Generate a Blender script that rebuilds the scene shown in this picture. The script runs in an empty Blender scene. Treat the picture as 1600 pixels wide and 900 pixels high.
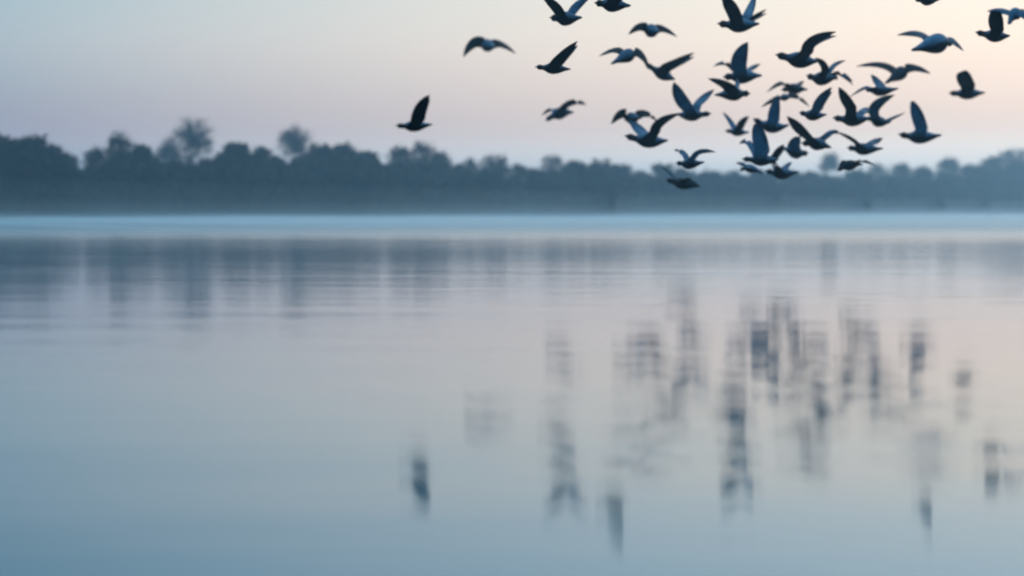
import bpy, bmesh, math, random
import numpy as np
from mathutils import Vector

random.seed(7)
rng = np.random.default_rng(11)
S = bpy.context.scene
C = S.collection
R = math.radians

# ------------------------------------------------------------------ camera
F_PX = 70.0 / 36.0 * 1600.0          # focal length in photo pixels
EYE = 1.0                            # eye height above the water
HORIZON = 331.0                      # photo row of the horizon
PITCH = math.atan((450.0 - HORIZON) / F_PX)
cam_d = bpy.data.cameras.new("camera")
cam_d.lens = 70.0
cam_d.sensor_width = 36.0
cam_d.clip_start = 0.05
cam_d.clip_end = 12000.0
cam_d.dof.use_dof = True
cam_d.dof.focus_distance = 34.0
cam_d.dof.aperture_fstop = 0.62
cam = bpy.data.objects.new("camera", cam_d)
cam.location = (0, 0, EYE)
cam.rotation_euler = (R(90) - PITCH, 0, 0)
C.objects.link(cam)
S.camera = cam

S.view_settings.view_transform = 'Standard'
S.view_settings.look = 'None'
S.view_settings.exposure = 0.0
S.view_settings.gamma = 1.0
S.view_settings.use_curve_mapping = False
S.render.filter_size = 1.5
S.cycles.filter_width = 1.7
S.cycles.use_denoising = True
S.cycles.max_bounces = 16
S.cycles.volume_bounces = 12
S.cycles.transparent_max_bounces = 8


def srgb(r, g, b):
    def f(c):
        c = c / 255.0
        return c / 12.92 if c <= 0.04045 else ((c + 0.055) / 1.055) ** 2.4
    return (f(r), f(g), f(b))


# ------------------------------------------------------------------ sky
SUN_AZ, SUN_EL = R(38.0), R(2.5)     # low dawn sun, out of frame to the right
w = bpy.data.worlds.new("World")
S.world = w
w.use_nodes = True
nt = w.node_tree
for n in list(nt.nodes):
    nt.nodes.remove(n)


def nd(tree, typ, **kw):
    n = tree.nodes.new(typ)
    for k, v in kw.items():
        setattr(n, k, v)
    return n


def mth(tree, op, a, b=None, c=None, clamp=False):
    n = nd(tree, 'ShaderNodeMath', operation=op, use_clamp=clamp)
    for i, v in enumerate((a, b, c)):
        if v is None:
            continue
        if isinstance(v, (int, float)):
            n.inputs[i].default_value = v
        else:
            tree.links.new(v, n.inputs[i])
    return n.outputs[0]


def mixc(tree, fac, a, b, blend='MIX'):
    n = nd(tree, 'ShaderNodeMix', data_type='RGBA', blend_type=blend)
    n.clamp_factor = True
    for s, v in ((n.inputs['Factor'], fac), (n.inputs[6], a), (n.inputs[7], b)):
        if isinstance(v, (int, float)):
            s.default_value = v
        elif isinstance(v, tuple):
            s.default_value = (*v[:3], 1.0)
        else:
            tree.links.new(v, s)
    return n.outputs[2]


def maprange(tree, v, a, b, c=0.0, d=1.0, kind='SMOOTHSTEP'):
    n = nd(tree, 'ShaderNodeMapRange', interpolation_type=kind)
    n.inputs[1].default_value, n.inputs[2].default_value = a, b
    n.inputs[3].default_value, n.inputs[4].default_value = c, d
    tree.links.new(v, n.inputs[0])
    return n.outputs[0]


tc = nd(nt, 'ShaderNodeTexCoord')
sep = nd(nt, 'ShaderNodeSeparateXYZ')
nt.links.new(tc.outputs['Generated'], sep.inputs[0])
elev = mth(nt, 'MULTIPLY', mth(nt, 'ARCSINE', sep.outputs[2]), 180.0 / math.pi)
# cosine of the azimuth angle to the sun
hx = mth(nt, 'MULTIPLY', sep.outputs[0], math.sin(SUN_AZ))
hy = mth(nt, 'MULTIPLY_ADD', sep.outputs[1], math.cos(SUN_AZ), hx)
hl = mth(nt, 'SQRT', mth(nt, 'MAXIMUM', mth(nt, 'SUBTRACT', 1.0, mth(nt, 'POWER', sep.outputs[2], 2.0)), 1e-4))
glow = maprange(nt, mth(nt, 'DIVIDE', hy, hl), 0.45, 1.0, kind='LINEAR')
TL, TR = (math.cos(SUN_AZ + R(14.4)) - 0.45) / 0.55, (math.cos(SUN_AZ - R(14.4)) - 0.45) / 0.55

# LINEARSKY elevation (deg), linear colour at the frame's left edge, colour at its right edge
SKY = [
    (-2.0, (0.330, 0.440, 0.540), (1.050, 1.120, 1.120)),
    (0.6, (0.330, 0.440, 0.540), (1.200, 1.220, 1.180)),
    (1.6, (0.330, 0.440, 0.520), (1.420, 1.300, 1.150)),
    (2.4, (0.255, 0.410, 0.470), (1.240, 1.000, 0.810)),
    (3.6, (0.450, 0.485, 0.520), (1.300, 1.000, 0.790)),
    (4.8, (0.500, 0.560, 0.590), (1.330, 1.070, 0.840)),
    (6.0, (0.415, 0.570, 0.610), (1.270, 1.090, 0.880)),
    (7.2, (0.390, 0.555, 0.615), (1.220, 1.120, 0.930)),
    (8.5, (0.345, 0.525, 0.605), (1.090, 1.120, 1.040)),
    (10.0, (0.310, 0.500, 0.600), (0.950, 1.120, 1.150)),
    (15.0, (0.360, 0.590, 0.760), (0.960, 1.130, 1.190)),
    (30.0, (0.460, 0.790, 1.060), (0.940, 1.170, 1.310)),
    (60.0, (0.530, 0.900, 1.240), (0.690, 1.040, 1.350)),
    (90.0, (0.530, 0.890, 1.240), (0.550, 0.930, 1.280)),
]
away, toward = [], []
for e, cl, cr in SKY:
    a, b = np.array(cl), np.array(cr)
    sl = (b - a) / (TR - TL)
    away.append((e, np.clip(a - sl * TL, 0.02, None)))
    toward.append((e, np.clip(b + sl * (1 - TR), 0.02, None)))
E0, E1 = -2.0, 90.0


def ramp(stops):
    n = nd(nt, 'ShaderNodeValToRGB')
    cr = n.color_ramp
    cr.interpolation = 'CARDINAL'
    while len(cr.elements) < len(stops):
        cr.elements.new(0.5)
    for el, (e, c) in zip(cr.elements, stops):
        el.position = (e - E0) / (E1 - E0)
        el.color = (*[float(v) * 0.25 for v in c], 1.0)     # kept inside the ramp's 0..1 range
    return n


pos = maprange(nt, elev, E0, E1, kind='LINEAR')
ra, rb = ramp(away), ramp(toward)
nt.links.new(pos, ra.inputs[0])
nt.links.new(pos, rb.inputs[0])
dawn = mixc(nt, glow, ra.outputs[0], rb.outputs[0])
vm = nd(nt, 'ShaderNodeVectorMath', operation='SCALE')
vm.inputs['Scale'].default_value = 40.0          # ramp holds a quarter, Background runs at 0.1
nt.links.new(dawn, vm.inputs[0])
sky = nd(nt, 'ShaderNodeTexSky', sky_type='NISHITA', sun_disc=False)
sky.sun_elevation = SUN_EL
sky.sun_rotation = SUN_AZ
sky.air_density, sky.dust_density, sky.ozone_density = 1.0, 1.0, 2.0
high = maprange(nt, elev, 16.0, 45.0, 0.0, 0.15)
skycol = mixc(nt, high, vm.outputs[0], sky.outputs[0])
bg = nd(nt, 'ShaderNodeBackground')
bg.inputs['Strength'].default_value = 0.1
nt.links.new(skycol, bg.inputs['Color'])
wo = nd(nt, 'ShaderNodeOutputWorld')
nt.links.new(bg.outputs[0], wo.inputs['Surface'])

sun_d = bpy.data.lights.new("sun", 'SUN')
sun_d.energy = 0.25
sun_d.angle = R(4.0)
sun_d.color = (1.0, 0.80, 0.62)
sun = bpy.data.objects.new("sun", sun_d)
sd = Vector((math.sin(SUN_AZ) * math.cos(SUN_EL), math.cos(SUN_AZ) * math.cos(SUN_EL), math.sin(SUN_EL)))
sun.rotation_euler = sd.to_track_quat('Z', 'Y').to_euler()
sun.location = (60, 60, 40)
C.objects.link(sun)


# ------------------------------------------------------------------ helpers
def photo_point(px, py, depth):
    """world point seen at photo pixel (px, py), depth metres along +Y"""
    a, b = (px - 800.0) / F_PX, (450.0 - py) / F_PX
    cp, sp = math.cos(PITCH), math.sin(PITCH)
    d = Vector((a, cp + b * sp, b * cp - sp))
    return Vector((0, 0, EYE)) + d * (depth / d.y)


def mesh_obj(name, verts, faces, mat, parent=None, smooth=False):
    me = bpy.data.meshes.new(name)
    me.from_pydata([tuple(v) for v in verts], [], faces)
    me.update()
    if mat:
        me.materials.append(mat)
    if smooth:
        me.polygons.foreach_set('use_smooth', [True] * len(me.polygons))
    o = bpy.data.objects.new(name, me)
    C.objects.link(o)
    if parent:
        o.parent = parent
    return o


def quads_obj(name, corners, mat, parent=None):
    """corners: (n, 4, 3) array of quads -> one mesh"""
    n = len(corners)
    me = bpy.data.meshes.new(name)
    me.vertices.add(n * 4)
    me.vertices.foreach_set('co', np.ascontiguousarray(corners, dtype=np.float32).reshape(-1))
    me.loops.add(n * 4)
    me.loops.foreach_set('vertex_index', np.arange(n * 4, dtype=np.int32))
    me.polygons.add(n)
    me.polygons.foreach_set('loop_start', np.arange(0, n * 4, 4, dtype=np.int32))
    me.update(calc_edges=True)
    me.materials.append(mat)
    o = bpy.data.objects.new(name, me)
    C.objects.link(o)
    if parent:
        o.parent = parent
    return o


def material(name):
    m = bpy.data.materials.new(name)
    m.use_nodes = True
    t = m.node_tree
    return m, t, t.nodes['Principled BSDF']


def foliage_mat(name, dark, light, scale=1.3):
    m, t, p = material(name)
    g = nd(t, 'ShaderNodeNewGeometry')
    no = nd(t, 'ShaderNodeTexNoise')
    no.inputs['Scale'].default_value = scale
    no.inputs['Detail'].default_value = 3.0
    t.links.new(g.outputs['Position'], no.inputs['Vector'])
    v = maprange(t, no.outputs['Fac'], 0.35, 0.65)
    t.links.new(mixc(t, v, dark, light), p.inputs['Base Color'])
    p.inputs['Roughness'].default_value = 0.8
    p.inputs['Specular IOR Level'].default_value = 0.15
    return m


M_LEAF = foliage_mat('winter_foliage', (0.016, 0.019, 0.014), (0.033, 0.036, 0.024), 0.6)
M_TWIG = foliage_mat('bare_twigs', (0.030, 0.026, 0.022), (0.055, 0.046, 0.038), 0.6)
M_BARK = foliage_mat('bark', (0.030, 0.026, 0.022), (0.060, 0.050, 0.040), 3.0)
M_BANK = foliage_mat('bank_grass', (0.030, 0.036, 0.022), (0.060, 0.058, 0.036), 0.2)


# ------------------------------------------------------------------ lake
def shore_depth(px):
    k = (px - 800.0) / F_PX
    return 230.9 / (0.513 - k)


m, t, p = material('lake_water')
geo = nd(t, 'ShaderNodeNewGeometry')
sx = nd(t, 'ShaderNodeSeparateXYZ')
t.links.new(geo.outputs['Position'], sx.inputs[0])
p.inputs['Base Color'].default_value = (0.034, 0.138, 0.185, 1)
p.inputs['IOR'].default_value = 1.42
# smooth near water, a breeze roughens the far half of the lake in soft streaks


def stretched_noise(scx, scy, detail=2.0, rough=0.5):
    mp = nd(t, 'ShaderNodeMapping')
    mp.inputs['Scale'].default_value = (scx, scy, 1.0)
    t.links.new(geo.outputs['Position'], mp.inputs['Vector'])
    n = nd(t, 'ShaderNodeTexNoise')
    n.inputs['Scale'].default_value = 1.0
    n.inputs['Detail'].default_value = detail
    n.inputs['Roughness'].default_value = rough
    n.inputs['Distortion'].default_value = 0.7
    t.links.new(mp.outputs[0], n.inputs['Vector'])
    return n.outputs['Fac']


streak = stretched_noise(0.01, 0.035, 2.0)
dist = mth(t, 'ADD', sx.outputs[1], mth(t, 'MULTIPLY', mth(t, 'SUBTRACT', streak, 0.5), 30.0))
far = maprange(t, dist, 45.0, 140.0)
mid = maprange(t, dist, 8.0, 30.0)
rgh = mth(t, 'ADD', mth(t, 'MULTIPLY_ADD', far, 0.27, 0.045), mth(t, 'MULTIPLY', mid, 0.03))
t.links.new(rgh, p.inputs['Roughness'])
# long-crested ripples
swell = stretched_noise(0.20, 1.1, 2.0)
ripple = stretched_noise(0.75, 3.2, 2.0)
patch = maprange(t, stretched_noise(0.05, 0.12, 1.0), 0.38, 0.62, 0.25, 1.0)
hgt = mth(t, 'ADD', mth(t, 'MULTIPLY', mth(t, 'MULTIPLY', mth(t, 'MULTIPLY', swell, patch), 0.010), maprange(t, dist, 12.0, 34.0, 1.0, 0.12)), mth(t, 'MULTIPLY', mth(t, 'MULTIPLY', ripple, patch), 0.0036))
bmp = nd(t, 'ShaderNodeBump')
bmp.inputs['Strength'].default_value = 1.0
bmp.inputs['Distance'].default_value = 1.0
t.links.new(hgt, bmp.inputs['Height'])
t.links.new(bmp.outputs[0], p.inputs['Normal'])
M_WATER = m
water = mesh_obj('water', [(-1300, -250, 0), (1300, -250, 0), (1300, 2600, 0), (-1300, 2600, 0)], [(0, 1, 2, 3)], M_WATER)
water['kind'] = 'structure'

# far bank: follows the shoreline, rises gently and runs back out of sight
bv, bf = [], []
cols = np.linspace(-2200, 2500, 200)
for i, px in enumerate(cols):
    # world shoreline is a straight, slightly wavy line
    s = (px + 2200) / 4700.0
    X = -220 + 820 * s
    Y = 300 + (X + 77) / 0.513 + 2.0 * math.sin(X * 0.07) + 1.2 * math.sin(X * 0.19 + 1)
    for back, z in ((0, -0.3), (0.8, 0.12), (3, 0.45), (12, 0.8), (60, 1.2), (500, 1.6)):
        bv.append((X - back * 0.42, Y + back * 0.9, z))
for i in range(len(cols) - 1):
    for j in range(5):
        a = i * 6 + j
        bf.append((a, a + 6, a + 7, a + 1))
bank = mesh_obj('ground', bv, bf, M_BANK, smooth=True)
bank['kind'] = 'structure'


# ------------------------------------------------------------------ trees
def leaf_quads(pts, size, jitter=0.5):
    n = len(pts)
    a = rng.normal(size=(n, 3)); a /= np.linalg.norm(a, axis=1)[:, None]
    b = rng.normal(size=(n, 3)); b -= (a * b).sum(1)[:, None] * a
    b /= np.linalg.norm(b, axis=1)[:, None]
    s = (size * (1 - jitter + 2 * jitter * rng.random(n)))[:, None]
    a *= s; b *= s * 0.6
    return np.stack([pts - a, pts - b, pts + a, pts + b], 1)


def limb(verts, faces, p0, p1, r0, r1, n=6):
    p0, p1 = Vector(p0), Vector(p1)
    d = (p1 - p0).normalized()
    u = d.orthogonal().normalized(); v = d.cross(u)
    k = len(verts)
    for p, r in ((p0, r0), (p1, r1)):
        for i in range(n):
            an = 2 * math.pi * i / n
            verts.append(p + u * (r * math.cos(an)) + v * (r * math.sin(an)))
    for i in range(n):
        faces.append((k + i, k + (i + 1) % n, k + n + (i + 1) % n, k + n + i))


def grow(verts, faces, tips, p, d, length, r, depth, spread):
    q = p + d * length
    limb(verts, faces, p, q, r, r * 0.62, 5 if depth else 6)
    if depth == 0:
        tips.append((q, d))
        return
    for _ in range(3 if depth > 1 else 4):
        nd_ = (d + Vector((random.gauss(0, spread), random.gauss(0, spread), random.gauss(0.12, spread * 0.7)))).normalized()
        grow(verts, faces, tips, p + d * length * random.uniform(0.6, 1.0), nd_, length * random.uniform(0.6, 0.85), r * 0.6, depth - 1, spread)


def tree(px, top, width, kind, extra, label):
    D = shore_depth(px) + extra
    base = photo_point(px, HORIZON, D)
    base.z = 0.8
    mpp = D / F_PX
    H = (HORIZON - top) * mpp + EYE - base.z
    W = width * mpp
    root = bpy.data.objects.new('bare_tree' if kind == 'bare' else 'bushy_tree', None)
    root.location = base
    root.empty_display_size = 0.5
    C.objects.link(root)
    root['label'] = label
    root['category'] = 'tree'
    root['group'] = 'trees along the far shore'
    v, f, tips = [], [], []
    if kind == 'bare':
        th = H * 0.30
        lean = Vector((random.uniform(-.05, .05), 0, 1)).normalized()
        limb(v, f, (0, 0, -0.3), lean * th, H * 0.028, H * 0.020, 8)
        for _ in range(6):
            an = random.uniform(0, 2 * math.pi)
            d = Vector((math.cos(an) * 0.55, math.sin(an) * 0.55, 1.0)).normalized()
            grow(v, f, tips, lean * th * random.uniform(0.8, 1.0), d, H * 0.19, H * 0.011, 2, 0.42)
        # twigs fill the rounded outer crown
        n = 900
        d = rng.normal(size=(n, 3)); d /= np.linalg.norm(d, axis=1)[:, None]
        rad = (0.2 + 0.8 * rng.random(n) ** 0.6)[:, None]
        lump = 1 + 0.08 * np.sin(6 * d[:, :1] + 4 * d[:, 2:] + px) + 0.09 * rng.normal(size=(n, 1))
        rv_ = min(W * 0.48, H * 0.36)
        ctr = np.array([0, 0, H - rv_ * 1.02])
        pts = ctr + d * rad * lump * np.array([W * 0.50, W * 0.50, rv_])
        k_ = int(n * 0.6)               # most twigs bunch round the limb ends
        tp = np.array([tuple(q_) for q_, _d in tips])
        tp = (tp - tp.mean(0)) * np.array([W * 0.40, W * 0.40, rv_ * 0.82]) / np.abs(tp - tp.mean(0)).max(0) + ctr
        pts[:k_] = tp[rng.integers(0, len(tp), k_)] + rng.normal(size=(k_, 3)) * W * 0.055
        out = d + rng.normal(scale=0.45, size=(n, 3)) + np.array([0, 0, 0.25])
        out /= np.linalg.norm(out, axis=1)[:, None]
        side = np.cross(out, rng.normal(size=(n, 3))); side /= np.linalg.norm(side, axis=1)[:, None]
        ln = (H * 0.055 * (0.6 + 0.8 * rng.random(n)))[:, None]
        wd = (H * 0.0036 * (0.6 + 0.8 * rng.random(n)))[:, None]
        q = np.stack([pts - out * ln - side * wd, pts - out * ln + side * wd, pts + out * ln + side * wd * .4, pts + out * ln - side * wd * .4], 1)
        mesh_obj('trunk', v, f, M_BARK, root, True)
        quads_obj('crown', q, M_TWIG, root)
        return root
    semi = kind == 'semi'
    th = H * 0.42
    limb(v, f, (0, 0, -0.3), (0, 0, th), H * 0.030, H * 0.020, 8)
    for _ in range(5):
        an = random.uniform(0, 2 * math.pi)
        d = Vector((math.cos(an) * 0.6, math.sin(an) * 0.6, 1.0)).normalized()
        grow(v, f, tips, Vector((0, 0, th * random.uniform(0.6, 1.0))), d, H * 0.2, H * 0.012, 1, 0.4)
    pts = []
    lobes = random.randint(20, 25)
    for i in range(lobes):
        hz = random.uniform(0.12, 0.92) if i > 1 else 0.88
        spreadw = W * 0.62 * math.sqrt(max(0.05, 1.0 - max(0.0, (hz - 0.35) / 0.65) ** 2))
        an, ra_ = random.uniform(0, 2 * math.pi), math.sqrt(random.random())
        cx, cy = math.cos(an) * ra_ * spreadw * 0.8, math.sin(an) * ra_ * spreadw * 0.8
        rr = W * random.uniform(0.12, 0.23)
        rz = min(rr * 0.9, H * 0.14)
        cz = min(hz * H, H - rz * 1.02)
        n = 34 if semi else 170
        d = rng.normal(size=(n, 3)); d /= np.linalg.norm(d, axis=1)[:, None]
        rad = (rng.random(n) ** 0.45)[:, None] * (1 + 0.30 * rng.normal(size=(n, 1)))
        pts.append(np.array([cx, cy, cz]) + d * rad * np.array([rr, rr, rz]))
    pts = np.concatenate(pts)
    mesh_obj('trunk', v, f, M_BARK, root, True)
    q = leaf_quads(pts, H * (0.026 if semi else 0.036))
    if True:
        n = 1200 if semi else 900
        d = rng.normal(size=(n, 3)); d /= np.linalg.norm(d, axis=1)[:, None]
        p2 = np.array([0, 0, H * 0.60]) + d * (rng.random(n) ** 0.4)[:, None] * np.array([W * .50, W * .50, H * .39])
        out = d + rng.normal(scale=0.5, size=(n, 3)); out /= np.linalg.norm(out, axis=1)[:, None]
        side = np.cross(out, rng.normal(size=(n, 3))); side /= np.linalg.norm(side, axis=1)[:, None]
        ln = H * 0.06; wd = H * 0.005
        q = np.concatenate([q, np.stack([p2 - out * ln - side * wd, p2 - out * ln + side * wd, p2 + out * ln + side * wd * .4, p2 + out * ln - side * wd * .4], 1)])
    quads_obj('crown', q, M_TWIG if semi else M_LEAF, root)
    return root


TREES = [
    (-110, 222, 80, 'd', 10, 'dark bushy tree out beyond the dense left end of the wood'),
    (-45, 214, 80, 'd', 14, 'dark bushy tree cut by the left picture edge'),
    (12, 213, 66, 'd', 8, 'tall dark bushy tree at the left end of the far shore'),
    (50, 210, 62, 'd', 12, 'darkest broad-topped tree near the left end of the shore'),
    (84, 223, 50, 'd', 6, 'dark tree on the shoulder where the left clump slopes down'),
    (110, 238, 36, 'semi', 20, 'small thin tree at the foot of the dark left clump'),
    (152, 228, 46, 'semi', 26, 'thin pale tree just left of the pointed clump'),
    (190, 206, 56, 'semi', 18, 'pointed feathery tree left of the big round bare one'),
    (222, 226, 54, 'd', 10, 'bushy tree sloping down beside the big round bare tree'),
    (264, 218, 44, 'bare', 100, 'low bare tree leaning against the tallest round one'),
    (302, 183, 72, 'bare', 100, 'tallest bare tree with a big round see-through crown'),
    (338, 240, 44, 'd', 8, 'low dark bush right under the tallest bare tree'),
    (366, 224, 56, 'd', 6, 'dark flat-topped tree right of the tallest bare one'),
    (400, 228, 54, 'd', 10, 'dark tree on the right slope of the flat-topped clump'),
    (430, 243, 40, 'd', 14, 'low dark tree left of the second round bare tree'),
    (461, 196, 56, 'bare', 100, 'second tallest bare tree with a neat round crown'),
    (502, 224, 56, 'd', 12, 'bushy tree right of the second round bare tree'),
    (538, 223, 66, 'd', 8, 'wide bushy tree on top of the middle-left rise'),
    (572, 236, 50, 'd', 12, 'bushy tree on the downhill side of the middle-left rise'),
    (598, 254, 40, 'd', 10, 'low bushy tree in the dip below the lone flying bird'),
    (624, 227, 46, 'semi', 24, 'thin-topped tree just under the lone small flying bird'),
    (662, 221, 60, 'semi', 22, 'broad thin-topped tree right of the lone small bird'),
    (690, 234, 40, 'semi', 18, 'narrow thin tree at the edge of a gap in the wood'),
    (716, 256, 40, 'd', 10, 'low tree filling the gap in the middle of the wood'),
    (735, 246, 40, 'semi', 24, 'small feathery tree right after the gap in the wood'),
    (772, 239, 58, 'semi', 20, 'feathery round-topped tree in the middle of the wood'),
    (808, 254, 40, 'semi', 16, 'small feathery tree stepping down from the middle clump'),
    (838, 262, 38, 'd', 10, 'lowest tree in the notch at the middle of the wood'),
    (864, 241, 50, 'semi', 22, 'feathery tree standing right after the middle notch'),
    (898, 251, 52, 'd', 12, 'hazy bushy tree below the bird with a dipped head'),
    (934, 251, 54, 'd', 8, 'hazy round bush-like tree on the low middle rise'),
    (968, 257, 48, 'd', 12, 'hazy tree sloping down from the low middle rise'),
    (1002, 266, 48, 'd', 14, 'hazy low tree under the bird with a long neck'),
    (1036, 256, 46, 'd', 12, 'hazy tree just behind the lowest dark bird'),
    (1072, 263, 50, 'd', 16, 'hazy tree behind the gull-winged low bird'),
    (1108, 267, 50, 'd', 12, 'faint flat-topped tree right of the lowest dark bird'),
    (1148, 268, 54, 'd', 16, 'faint flat tree left of the two low blue birds'),
    (1192, 266, 56, 'd', 12, 'faint flat tree behind the two low blue birds'),
    (1238, 268, 54, 'd', 16, 'faint flat tree right of the two low blue birds'),
    (1268, 268, 44, 'd', 12, 'faint low tree beside the thin lone bare one'),
    (1296, 238, 34, 'bare', 100, 'thin lone bare tree poking above the faint flat wood'),
    (1332, 266, 54, 'd', 12, 'faint tree below the dark low bird at the flock edge'),
    (1372, 255, 46, 'semi', 24, 'faint feathery tree right of the dark low bird'),
    (1408, 254, 48, 'semi', 20, 'faint feathery tree below the bird with one raised blue wing'),
    (1446, 262, 48, 'd', 14, 'faint low bushy tree left of the pointed pale clump'),
    (1482, 244, 48, 'semi', 24, 'faint pointed tree left of the pale right-end clump'),
    (1520, 258, 48, 'd', 16, 'faint bushy tree in the last dip of the wood'),
    (1550, 242, 40, 'semi', 26, 'faint feathery tree at the start of the pale right-end clump'),
    (1584, 230, 66, 'semi', 30, 'largest faint feathery tree at the right end of the wood'),
    (1640, 238, 70, 'semi', 26, 'faint feathery tree cut by the right picture edge'),
    (1710, 240, 80, 'd', 20, 'faint bushy tree beyond the right end of the wood'),
]
for a in TREES:
    tree(*a)

# the mass of the wood behind and between those trees
sky_x = [a[0] for a in TREES if a[3] != 'bare']
sky_y = [a[1] + (18 if a[3] == 'semi' else 3) for a in TREES if a[3] != 'bare']
pp = []
for _ in range(46000):
    px = random.uniform(-220, 1760)
    D = shore_depth(px) + random.uniform(4, 40)
    hmax = (HORIZON - float(np.interp(px, sky_x, sky_y)) - 12 - 5 * math.sin(px * 0.13) - 4 * math.sin(px * 0.047 + 1)) * D / F_PX
    z = 0.5 + hmax * random.random() ** 0.9
    b = photo_point(px, HORIZON, D)
    pp.append((b.x, b.y, z, 0.8 * D / 380))
woods = quads_obj('distant_woods', leaf_quads(np.array(pp)[:, :3], np.array(pp)[:, 3]), M_LEAF)
woods['kind'] = 'stuff'

# ------------------------------------------------------------------ birds
m, t, p = material('plumage')
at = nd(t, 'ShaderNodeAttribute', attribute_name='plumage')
tcn = nd(t, 'ShaderNodeTexCoord')
no = nd(t, 'ShaderNodeTexNoise')
no.inputs['Scale'].default_value = 14.0
no.inputs['Detail'].default_value = 3.0
t.links.new(tcn.outputs['Object'], no.inputs['Vector'])
v = maprange(t, no.outputs['Fac'], 0.3, 0.7, 0.75, 1.25, 'LINEAR')
sc = nd(t, 'ShaderNodeVectorMath', operation='SCALE')
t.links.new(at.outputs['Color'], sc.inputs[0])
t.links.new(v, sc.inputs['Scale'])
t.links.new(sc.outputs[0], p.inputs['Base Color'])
p.inputs['Roughness'].default_value = 0.6
p.inputs['Specular IOR Level'].default_value = 0.25
M_PLUME = m
m, t, p = material('bill_horn')
p.inputs['Base Color'].default_value = (0.03, 0.028, 0.026, 1)
p.inputs['Roughness'].default_value = 0.5
M_BILL = m

BACK_LIT = np.array((0.080, 0.158, 0.235))      # slate-blue upper plumage, blue sky light on it painted in
UNDER_SHADED = np.array((0.006, 0.0065, 0.009))     # near-black underparts and underwing, their shade painted in
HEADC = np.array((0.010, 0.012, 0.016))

TS = [0.05, 0.08, 0.11, 0.15, 0.20, 0.26, 0.32, 0.38, 0.44, 0.50, 0.56, 0.62, 0.69, 0.76, 0.84, 0.92, 1.0]
RS = [0.18, 0.37, 0.47, 0.48, 0.40, 0.46, 0.70, 0.88, 0.98, 1.00, 0.97, 0.90, 0.76, 0.58, 0.40, 0.30, 0.22]
I0, NW = 6, 6            # wing joins the body between rings I0 .. I0+NW-1
NJ = 12
PROF = [(0, 1.0), (0.15, 1.03), (0.35, 1.04), (0.5, 1.0), (0.65, 0.86), (0.8, 0.60), (0.9, 0.36), (1.0, 0.0)]


def prof(s, tipw):
    base = np.interp(s, [q[0] for q in PROF], [q[1] for q in PROF])
    return base + tipw * s ** 2


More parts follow.
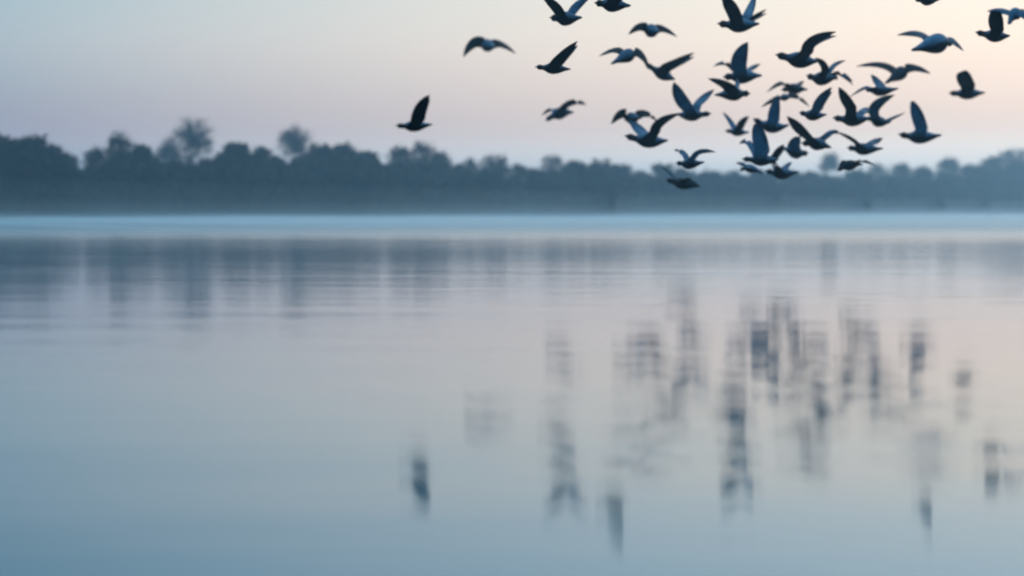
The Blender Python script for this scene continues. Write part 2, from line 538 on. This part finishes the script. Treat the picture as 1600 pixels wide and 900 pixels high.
def make_bird(spec):
    D = spec['D'] * 1.2
    s = D / F_PX
    cx, cy = spec['m']
    up = Vector((0, 0, 1))

    def loc(p, wd=0.0):
        return Vector(((p[0] - cx) * s, wd, -(p[1] - cy) * s))
    L2 = math.hypot(spec['h'][0] - spec['t'][0], spec['h'][1] - spec['t'][1]) * s
    yaw = spec.get('yaw', random.uniform(-0.15, 0.15))      # head's depth offset / length
    BL = L2 / math.sqrt(max(0.05, 1 - min(0.95, abs(yaw)) ** 2))
    Wd = BL * yaw
    h, tl, mm = loc(spec['h'], Wd * 0.5), loc(spec['t'], -Wd * 0.5), Vector((0, 0, 0))
    mm = Vector((0, 0, 0))
    # quadratic through head, body centre (at 0.52) and tail
    c = (mm - h * 0.48 ** 2 - tl * 0.52 ** 2) / (2 * 0.52 * 0.48)
    th = spec['th'] * s * 0.5 * 1.32
    uw = spec.get('uw', 0.0)          # how pale the underwing is
    bd = spec.get('bd', 0.0)          # how black the back is
    dw = spec.get('dw', 0.0)          # how black the upper wing is
    verts, cols, faces = [], [], []
    rings = []
    for tt, rr in zip(TS, RS):
        q = h * (1 - tt) ** 2 + c * (2 * tt * (1 - tt)) + tl * tt ** 2
        tg = ((c - h) * (1 - tt) + (tl - c) * tt).normalized()
        lat = tg.cross(up).normalized()
        uv = lat.cross(tg).normalized()
        if tt > 0.8:
            k = (tt - 0.8) / 0.2
            rw, rv = th * rr * (1 + 0.7 * k), th * rr * (1 - 0.45 * k)
        else:
            rw, rv = th * rr * 0.95, th * rr
        ring = []
        for j in range(NJ):
            an = 2 * math.pi * (j + 0.5) / NJ       # 0 lateral +, pi/2 up
            ring.append(len(verts))
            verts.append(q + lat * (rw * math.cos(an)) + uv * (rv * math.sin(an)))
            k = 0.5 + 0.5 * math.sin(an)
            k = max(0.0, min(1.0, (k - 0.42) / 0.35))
            body = UNDER_SHADED * (1 - k) + BACK_LIT * k
            body = body * (1 - bd) + UNDER_SHADED * 1.6 * bd
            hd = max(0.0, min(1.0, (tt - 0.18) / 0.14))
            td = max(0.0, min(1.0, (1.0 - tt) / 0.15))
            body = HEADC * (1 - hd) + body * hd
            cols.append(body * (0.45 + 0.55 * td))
        rings.append(ring)
    lat0 = (tl - h).cross(up).normalized()
    # the strip of faces left open on each side for the wing
    J = {1: (11, 0), -1: (5, 6)}
    jtop = {1: 0, -1: 5}
    jbot = {1: 11, -1: 6}
    wings = list(spec['wings'])
    if len(wings) == 1:
        r_, m_, t_, a_, b_, sd_ = wings[0][:6]
        wings.append(((r_[0] + 2, r_[1]), (m_[0] + 2, m_[1] + 2), (t_[0] + 1, t_[1] + 6), a_ * 0.8, b_ * 0.8, -sd_) + wings[0][6:])
    back3 = (tl - h).normalized()
    b2 = Vector((back3.x, 0, back3.z))
    made = {}
    # decide which body side each wing grows from
    want = []
    for wg in wings:
        sgn = wg[5]
        dirv = Vector((wg[2][0] - wg[0][0], 0, 0)) * s + Vector((0, 1, 0)) * (sgn * BL * 0.6)
        want.append(dirv.dot(lat0))
    order = [0, 1] if want[0] >= want[1] else [1, 0]
    side_of = {order[0]: 1, order[1]: -1}
    open_ = set()
    for wi, wg in enumerate(wings):
        sd = side_of[wi]
        for i in range(I0, I0 + NW - 1):
            open_.add((i, min(J[sd]) if J[sd] != (11, 0) else 11))
    for i in range(len(rings) - 1):
        for j in range(NJ):
            if (i, j) in open_:
                continue
            j2 = (j + 1) % NJ
            faces.append((rings[i][j], rings[i][j2], rings[i + 1][j2], rings[i + 1][j]))
    faces.append(tuple(rings[0][::-1]))
    faces.append(tuple(rings[-1]))
    for wi, wg in enumerate(wings):
        sd = side_of[wi]
        r_, m_, t_, cr_, cm_, sgn = wg[:6]
        tipw = wg[6] if len(wg) > 6 else 0.05
        top = [rings[i][jtop[sd]] for i in range(I0, I0 + NW)]
        bot = [rings[i][jbot[sd]] for i in range(I0, I0 + NW)]
        A, B, Cc = loc(r_), loc(m_), loc(t_)
        proj = (B - A).length + (Cc - B).length
        Lw = 0.85 * BL
        Wp = math.sqrt(max(0.0, Lw * Lw - proj * proj)) if proj < Lw else 0.0
        Wp = min(max(Wp, 0.22 * Lw), 0.75 * Lw)
        # depth at shoulder = the body flank
        q0 = sum(((verts[a] + verts[b]) * 0.5 for a, b in zip(top, bot)), Vector()) / NW
        y0, y1 = q0.y, q0.y + sgn * Wp
        if sgn == 0:
            y1 = q0.y
        ctrl = (B - A * 0.25 - Cc * 0.25) * 2.0
        NST = 13
        prev_t, prev_b = top, bot
        for k in range(1, NST + 1):
            u = k / NST
            P = A * (1 - u) ** 2 + ctrl * (2 * u * (1 - u)) + Cc * u ** 2
            P.y = y0 + (y1 - y0) * (1 - (1 - u) ** 1.6)
            T = (ctrl - A) * (1 - u) + (Cc - ctrl) * u
            T.y = (y1 - y0) * 0.9
            T.normalize()
            T2 = Vector((T.x, 0, T.z))
            pr = Vector((-T2.z, 0, T2.x))
            if pr.length < 1e-4:
                pr = b2.copy()
            pr.normalize()
            ref = b2 + Vector((0, 0, -0.35))
            if pr.dot(ref) < 0:
                pr = -pr
            kk = 1.0 if sgn == 0 else 0.25 + 0.75 * min(1.0, u * 1.3)
            ch = (b2.normalized() if b2.length > 1e-3 else pr) * (1 - kk) + pr * kk
            ch.normalize()
            cl = np.interp(u, [0, 0.5, 1.0], [cr_, cm_, cm_]) * s * prof(u, tipw)
            if u > 0.45:                     # separate primary tips along the trailing edge
                cl *= 1.0 + (0.05 if k % 2 else -0.05) * (u - 0.3)
            cl = max(cl, 0.012 * BL)
            # rest of the real chord runs in depth, backwards
            full = 0.30 * BL * max(0.12, prof(u, tipw))
            rest = math.sqrt(max(0.0, full * full - cl * cl)) * min(1.0, abs(back3.y) * 1.6)
            chv = ch * cl + Vector((0, 1, 0)) * (math.copysign(rest, back3.y))
            nrm = T.cross(chv) * sd
            if nrm.length < 1e-9:
                nrm = Vector((0, 0, 1))
            nrm.normalize()
            tht = max(0.045 * chv.length * (1 - 0.5 * u), 0.006 * BL)
            rt, rb_ = [], []
            for i in range(NW):
                x = i / (NW - 1)
                cam_ = math.sin(math.pi * x ** 0.75)
                basep = P + chv * (x - 0.5) + nrm * (0.06 * chv.length * cam_)
                rt.append(len(verts)); verts.append(basep + nrm * (tht * (0.25 + cam_)))
                edge = 0.55 if (u > 0.35 and x > 0.6) else 1.0
                tipd = 1.0 - 0.65 * max(0.0, u - 0.55) / 0.45
                cols.append(BACK_LIT * edge * tipd * (1 - dw) + UNDER_SHADED * 1.4 * dw)
                rb_.append((basep - nrm * (tht * (0.25 + 0.4 * cam_)), UNDER_SHADED * (1 - uw) + BACK_LIT * uw * edge * tipd))
            rb_i = []
            for q, cc in rb_:
                rb_i.append(len(verts)); verts.append(q); cols.append(cc)
            loop0 = prev_t + prev_b[::-1]
            loop1 = rt + rb_i[::-1]
            n2 = len(loop0)
            for a in range(n2):
                b = (a + 1) % n2
                faces.append((loop0[a], loop0[b], loop1[b], loop1[a]))
            prev_t, prev_b = rt, rb_i
        for a in range(NW - 1):
            faces.append((prev_t[a], prev_t[a + 1], prev_b[a + 1], prev_b[a]))
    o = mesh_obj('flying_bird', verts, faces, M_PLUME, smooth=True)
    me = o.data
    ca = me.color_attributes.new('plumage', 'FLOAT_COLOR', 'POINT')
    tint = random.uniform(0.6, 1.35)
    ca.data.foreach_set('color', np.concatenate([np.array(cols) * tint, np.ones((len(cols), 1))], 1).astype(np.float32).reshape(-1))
    bm = bmesh.new(); bm.from_mesh(me)
    bmesh.ops.recalc_face_normals(bm, faces=bm.faces)
    bm.to_mesh(me); bm.free()
    sub = o.modifiers.new('smooth', 'SUBSURF')
    sub.levels = 1; sub.render_levels = 1
    o.location = photo_point(cx, cy, D)
    o.rotation_euler = (math.atan2(o.location.z - EYE, D), 0, -math.atan2(o.location.x, D))
    o['label'] = spec['label']
    o['category'] = 'bird'
    o['group'] = 'birds flying in a flock over the lake'
    # bill
    q = h * 0.95 ** 2 + c * (2 * 0.05 * 0.95) + tl * 0.05 ** 2
    d = (h - q)
    d = (d.normalized() + Vector((0, 0, -0.12))).normalized()
    ln = 0.055 * BL
    bv_, bf_ = [], []
    limb(bv_, bf_, q - d * ln * 0.25, q + d * ln * 0.5, th * 0.17, th * 0.10, 8)
    limb(bv_, bf_, q + d * ln * 0.5, q + d * ln + Vector((0, 0, -ln * 0.12)), th * 0.10, th * 0.03, 8)
    for k in range(8):                       # weld the two halves into one bill
        bv_[16 + k] = bv_[8 + k]
    bf_.append(tuple(range(24, 32)))
    bill = mesh_obj('bill', bv_, bf_, M_BILL, o, True)
    bmm = bmesh.new(); bmm.from_mesh(bill.data)
    bmesh.ops.remove_doubles(bmm, verts=bmm.verts, dist=1e-6)
    bmesh.ops.recalc_face_normals(bmm, faces=bmm.faces)
    bmm.to_mesh(bill.data); bmm.free()
    return o


def B(D, h, t, m, th, wings, label, **kw):
    return dict(D=D, h=h, t=t, m=m, th=th, wings=wings, label=label, **kw)


BIRDS = [
    B(19, (618, 196), (676, 194), (648, 197), 14, [((653, 191), (657, 171), (671, 149), 23, 20, -1)],
      'small dark bird flying alone ahead of the flock with one wing straight up'),
    B(70, (750, 68), (773, 74), (762, 71), 16, [((757, 70), (741, 67), (724, 89), 18, 16, 0), ((768, 70), (784, 70), (806, 84), 17, 9, 0)],
      'bird with both wings drooping like a bow, second from the front of the flock', yaw=0.9, dw=1.0, bd=0.35),
    B(40, (859, 27), (910, 27), (884, 29), 18, [((876, 24), (866, 9), (846, -6), 17, 15, -1), ((893, 22), (903, 8), (924, -6), 15, 13, 1)],
      'dark bird at the top edge with both wings raised in a clear V'),
    B(40, (836, 104), (892, 108), (865, 107), 14, [((869, 100), (880, 87), (902, 65), 21, 15, -1)],
      'bird above the dipped-head one, a dark wing swept back and up'),
    B(72, (852, 189), (897, 176), (875, 177), 15, [((877, 172), (895, 160), (916, 164), 14, 10, -1), ((867, 173), (858, 172), (846, 181), 8, 6, 1)],
      'bird with its head dipped down and one arched wing behind'),
    B(38, (929, 4), (986, 9), (957, 7), 19, [((962, 1), (965, -18), (975, -38), 26, 20, -1)],
      'bird half cut by the top edge with blue back, beside the V-winged one'),
    B(55, (1007, 46), (1029, 50), (1018, 48), 17, [((1013, 47), (1000, 42), (982, 54), 17, 12, 0), ((1024, 47), (1037, 46), (1058, 58), 17, 9, 0)],
      'bird with short drooping wings alone under the top-edge blue-backed bird', yaw=0.88, dw=1.0, bd=0.3),
    B(50, (994, 84), (955, 100), (980, 87), 17, [((971, 81), (957, 79), (936, 88), 12, 7, 0), ((990, 82), (1001, 86), (1014, 105), 16, 11, 0)],
      'black bird with a drooping wing touching the swept-wing bird behind it', yaw=0.7, dw=0.95, bd=0.35),
    B(56, (1006, 98), (1055, 124), (1036, 116), 15, [((1039, 107), (1056, 98), (1084, 83), 18, 12, -1)],
      'bird nose-up with a long wing swept back, under the short-winged one'),
    B(45, (1121, 36), (1187, 37), (1155, 39), 19, [((1150, 29), (1141, 10), (1128, -6), 22, 20, -1), ((1166, 28), (1174, 10), (1180, -8), 16, 12, 1)],
      'large bird at the top edge with a black wing and a blue wing raised'),
    B(49, (1140, 38), (1180, 33), (1160, 38), 11, [((1168, 33), (1180, 26), (1197, 15), 9, 7, -1)],
      'bird mostly hidden behind the large top-edge one, only a slanted wing showing'),
    B(52, (1130, 120), (1191, 118), (1160, 119), 19, [((1155, 110), (1156, 90), (1168, 67), 25, 24, -1)],
      'bird with a tall dark leaf-shaped wing above the blue-backed bird facing back', uw=0.5),
    B(57, (1138, 118), (1180, 116), (1158, 116), 11, [((1146, 111), (1133, 99), (1115, 104), 7, 7, -1), ((1168, 111), (1176, 106), (1188, 100), 8, 8, 1)],
      'bird hidden behind the leaf-winged one, two small wing tips sticking out'),
    B(50, (1172, 146), (1116, 148), (1146, 147), 17, [((1142, 140), (1130, 131), (1107, 123), 22, 12, -1), ((1147, 139), (1152, 132), (1150, 122), 10, 8, 1)],
      'blue-backed bird facing the other way under the tall leaf wing'),
    B(54, (1112, 177), (1056, 178), (1080, 180), 15, [((1073, 168), (1061, 149), (1053, 129), 22, 19, -1), ((1088, 165), (1100, 153), (1116, 140), 13, 12, 1)],
      'bird with two paddle wings in a wide V in the middle of the flock', uw=0.6),
    B(62, (1133, 204), (1171, 207), (1152, 206), 11, [((1147, 200), (1140, 188), (1129, 175), 10, 7, 1), ((1156, 200), (1160, 191), (1170, 182), 13, 11, -1)],
      'small pale-winged bird between the wide-V bird and the dense cluster'),
    B(52, (975, 211), (1044, 219), (1014, 220), 18, [((1008, 212), (997, 201), (981, 186), 18, 15, 1), ((1024, 209), (1031, 192), (1062, 178), 17, 14, -1)],
      'bird with a long neck, one blue wing and one black bent wing'),
    B(60, (977, 186), (999, 184), (988, 185), 15, [((982, 183), (971, 178), (955, 194), 16, 14, 0), ((994, 182), (1009, 178), (1026, 189), 16, 10, 0)],
      'bow-winged bird just above the long-necked one', yaw=0.88, dw=1.0, bd=0.3),
    B(47, (1056, 254), (1101, 253), (1078, 256), 13, [((1073, 248), (1066, 238), (1053, 234), 10, 8, 1), ((1083, 247), (1095, 237), (1118, 238), 10, 8, -1)],
      'bird with gull-like arched wings skimming just above the tree tops', uw=0.4),
    B(58, (1040, 280), (1095, 291), (1067, 287), 14, [((1056, 281), (1047, 271), (1033, 260), 6, 4, 1), ((1068, 284), (1078, 282), (1090, 290), 10, 7, -1)],
      'lowest bird, dark against the hazy wood with a thin raised wing', bd=0.8, dw=0.5),
    B(60, (1156, 267), (1193, 272), (1172, 263), 11, [((1170, 260), (1162, 257), (1150, 254), 9, 7, -1), ((1176, 261), (1184, 266), (1193, 271), 7, 6, 1)],
      'small slate bird gliding down under the tall blue-winged one'),
    B(56, (1196, 266), (1248, 268), (1222, 271), 15, [((1215, 264), (1211, 260), (1206, 259), 12, 8, -1), ((1225, 264), (1230, 259), (1237, 253), 12, 8, 1)],
      'low bird with a bright blue wing stub, right of the gliding slate bird'),
    B(48, (1159, 248), (1217, 249), (1190, 250), 15, [((1192, 241), (1187, 218), (1181, 194), 24, 22, -1, 0.35), ((1180, 242), (1168, 222), (1155, 225), 10, 9, 1)],
      'bird with a tall straight blue wing at the bottom of the cluster', uw=0.9),
    B(53, (1195, 246), (1214, 257), (1205, 250), 11, [((1210, 246), (1216, 236), (1225, 226), 11, 10, -1)],
      'black bird half hidden behind the tall blue wing of its neighbour', bd=0.8, dw=0.8),
    B(57, (1263, 239), (1223, 230), (1243, 238), 16, [((1241, 233), (1242, 223), (1251, 214), 22, 17, -1)],
      'plump blue bird facing the other way at the lower right of the cluster', uw=0.8),
    B(51, (1252, 224), (1299, 231), (1277, 225), 16, [((1262, 215), (1247, 199), (1230, 182), 16, 16, -1), ((1288, 216), (1303, 206), (1320, 214), 12, 7, 1)],
      'bird with a straight black blade wing and a teal back'),
    B(54, (1176, 184), (1233, 195), (1206, 198), 16, [((1209, 190), (1210, 172), (1217, 152), 19, 17, -1)],
      'bird with an upright bright blue wing under the thin arched bird', uw=1.0),
    B(60, (1216, 155), (1236, 152), (1226, 152), 9, [((1220, 152), (1207, 157), (1190, 167), 10, 7, 0), ((1231, 150), (1246, 152), (1264, 167), 10, 7, 0)],
      'bird with thin wings arched like a bridge over the cluster', yaw=0.88, dw=1.0, bd=0.3),
    B(47, (1249, 175), (1292, 179), (1270, 180), 14, [((1277, 172), (1282, 157), (1299, 137), 17, 15, -1)],
      'dark-winged bird right of the bridge-winged one, wing tilted back', uw=0.35),
    B(62, (1221, 140), (1262, 140), (1241, 139), 14, [((1230, 133), (1218, 131), (1199, 144), 9, 7, -1), ((1246, 134), (1250, 131), (1256, 127), 8, 7, 1)],
      'small dark bird with a single drooping wing under the large black-winged one', bd=0.6, dw=0.6),
    B(46, (1211, 84), (1278, 96), (1250, 94), 20, [((1262, 85), (1269, 65), (1305, 51), 21, 16, -1)],
      'large bird with clear round head and black scythe-shaped wing'),
    B(50, (1260, 117), (1309, 120), (1284, 123), 17, [((1289, 115), (1286, 101), (1272, 91), 13, 11, -1), ((1297, 111), (1305, 101), (1321, 95), 9, 7, 1)],
      'bird with one dark and one pale blue wing below the scythe-winged one'),
    B(55, (1275, 122), (1310, 124), (1292, 121), 10, [((1302, 117), (1314, 116), (1332, 128), 9, 8, -1)],
      'bird hidden behind the pale-and-black-winged one, a drooping wing showing'),
    B(52, (1351, 138), (1404, 138), (1376, 142), 13, [((1362, 137), (1350, 138), (1329, 151), 7, 5, -1), ((1378, 136), (1370, 127), (1361, 116), 14, 11, 1)],
      'bird with a bright blue fin-like wing under the long-winged dark one'),
    B(58, (1420, 109), (1384, 130), (1406, 115), 17, [((1397, 111), (1374, 101), (1339, 103), 12, 9, 0), ((1412, 109), (1430, 107), (1453, 116), 17, 10, 0)],
      'dark bird with very long outstretched wings and spread tail', yaw=0.7, dw=0.95, bd=0.85),
    B(50, (1301, 183), (1361, 184), (1333, 187), 17, [((1332, 172), (1321, 155), (1311, 137), 18, 16, -1), ((1346, 176), (1352, 173), (1359, 170), 12, 12, 1)],
      'bird with a black pointed wing leaning forward and a blue flank'),
    B(54, (1355, 182), (1393, 190), (1373, 190), 14, [((1366, 181), (1370, 164), (1397, 149), 17, 16, -1), ((1381, 190), (1394, 185), (1414, 176), 6, 5, 1)],
      'bird with a dark curved wing and a thin pale wing stretched behind', uw=0.5),
    B(58, (1404, 209), (1471, 211), (1438, 214), 17, [((1441, 205), (1434, 183), (1425, 159), 20, 19, -1, 0.25)],
      'bird alone low at the right with one tall blue wing upright', uw=1.0),
    B(54, (1324, 230), (1380, 232), (1350, 233), 15, [((1341, 226), (1327, 215), (1306, 206), 8, 6, -1), ((1359, 225), (1368, 221), (1379, 216), 11, 10, 1)],
      'bird with a thin straight wing forward touching the teal-backed one'),
    B(52, (1308, 267), (1348, 257), (1328, 258), 13, [((1338, 254), (1349, 252), (1368, 259), 7, 5, -1), ((1325, 252), (1318, 254), (1311, 262), 9, 8, 1)],
      'black bird low at the flock edge with wings flat against the tree tops', bd=0.85, dw=0.8),
    B(40, (1429, -2), (1469, -1), (1449, 0), 14, [((1452, -6), (1455, -20), (1462, -36), 18, 14, -1)],
      'bird of which only a dark belly shows at the top edge'),
    B(48, (1488, 66), (1425, 78), (1463, 68), 25, [((1448, 60), (1430, 52), (1402, 54), 11, 10, 1), ((1482, 62), (1489, 66), (1504, 80), 11, 8, -1)],
      'plump blue-backed bird with spread wings high at the right', yaw=0.5, dw=0.7),
    B(42, (1524, 49), (1578, 56), (1555, 56), 16, [((1559, 50), (1556, 36), (1555, 18), 20, 20, -1, 0.7)],
      'bird with a square black wing raised beside the right-edge bird'),
    B(47, (1602, 20), (1577, 38), (1586, 22), 16, [((1572, 19), (1560, 16), (1543, 17), 10, 8, 1), ((1592, 20), (1602, 26), (1616, 38), 12, 10, -1)],
      'blue-backed bird cut by the right picture edge', yaw=0.4),
    B(62, (1483, 145), (1539, 145), (1512, 146), 15, [((1514, 138), (1508, 126), (1502, 113), 23, 20, -1, 0.75)],
      'bird flying apart at the right with a short blunt black wing'),
]
for b in BIRDS:
    make_bird(b)

# ------------------------------------------------------------------ haze and shore mist
def volume_mat(name, color, density, aniso=0.0):
    m = bpy.data.materials.new(name)
    m.use_nodes = True
    t = m.node_tree
    t.nodes.remove(t.nodes['Principled BSDF'])
    v = nd(t, 'ShaderNodeVolumePrincipled')
    v.inputs['Color'].default_value = (*color, 1)
    v.inputs['Density'].default_value = density
    v.inputs['Anisotropy'].default_value = aniso
    t.links.new(v.outputs[0], t.nodes['Material Output'].inputs['Volume'])
    return m


def box(name, lo, hi, mat):
    (a, b, c), (d, e, f) = lo, hi
    v = [(a, b, c), (d, b, c), (d, e, c), (a, e, c), (a, b, f), (d, b, f), (d, e, f), (a, e, f)]
    return mesh_obj(name, v, [(3, 2, 1, 0), (4, 5, 6, 7), (0, 1, 5, 4), (1, 2, 6, 5), (2, 3, 7, 6), (3, 0, 4, 7)], mat)


haze = box('haze', (-1320, -270, -1.3), (1320, 2620, 40.0), volume_mat('morning_haze', (0.60, 0.84, 1.0), 0.00064, 0.5))
haze['kind'] = 'stuff'

# low mist lying on the water in front of the far bank: a long bank, thin at its front and top
mv, mf = [], []
mc = np.linspace(-300, 1800, 90)
for i, px in enumerate(mc):
    b = photo_point(px, HORIZON, shore_depth(px))
    hgt_ = 0.25 + 0.07 * math.sin(px * 0.006) + 0.06 * math.sin(px * 0.019 + 2) + 0.04 * math.sin(px * 0.043)
    n_ = Vector((-0.42, 0.9, 0)).normalized()
    for off, z in ((-0.87 * b.y, 0.015), (-0.70 * b.y, hgt_ * 0.2), (-0.40 * b.y, hgt_ * 0.6), (-14, hgt_), (-6, 1.1), (-2, 3.0), (0.0, 6.5), (0.4, 0.015)):
        mv.append((b.x + n_.x * off, b.y + n_.y * off, z))
for i in range(len(mc) - 1):
    for j in range(8):
        a, c_ = i * 8 + j, i * 8 + (j + 1) % 8
        mf.append((a, c_, c_ + 8, a + 8))
mf.append(tuple(range(7, -1, -1)))
mf.append(tuple((len(mc) - 1) * 8 + k for k in range(8)))
mist = mesh_obj('mist', mv, mf, volume_mat('water_mist', (0.84, 0.96, 1.0), 0.065, 0.65))
mist['kind'] = 'stuff'
bm = bmesh.new(); bm.from_mesh(mist.data)
bmesh.ops.recalc_face_normals(bm, faces=bm.faces)
bm.to_mesh(mist.data); bm.free()
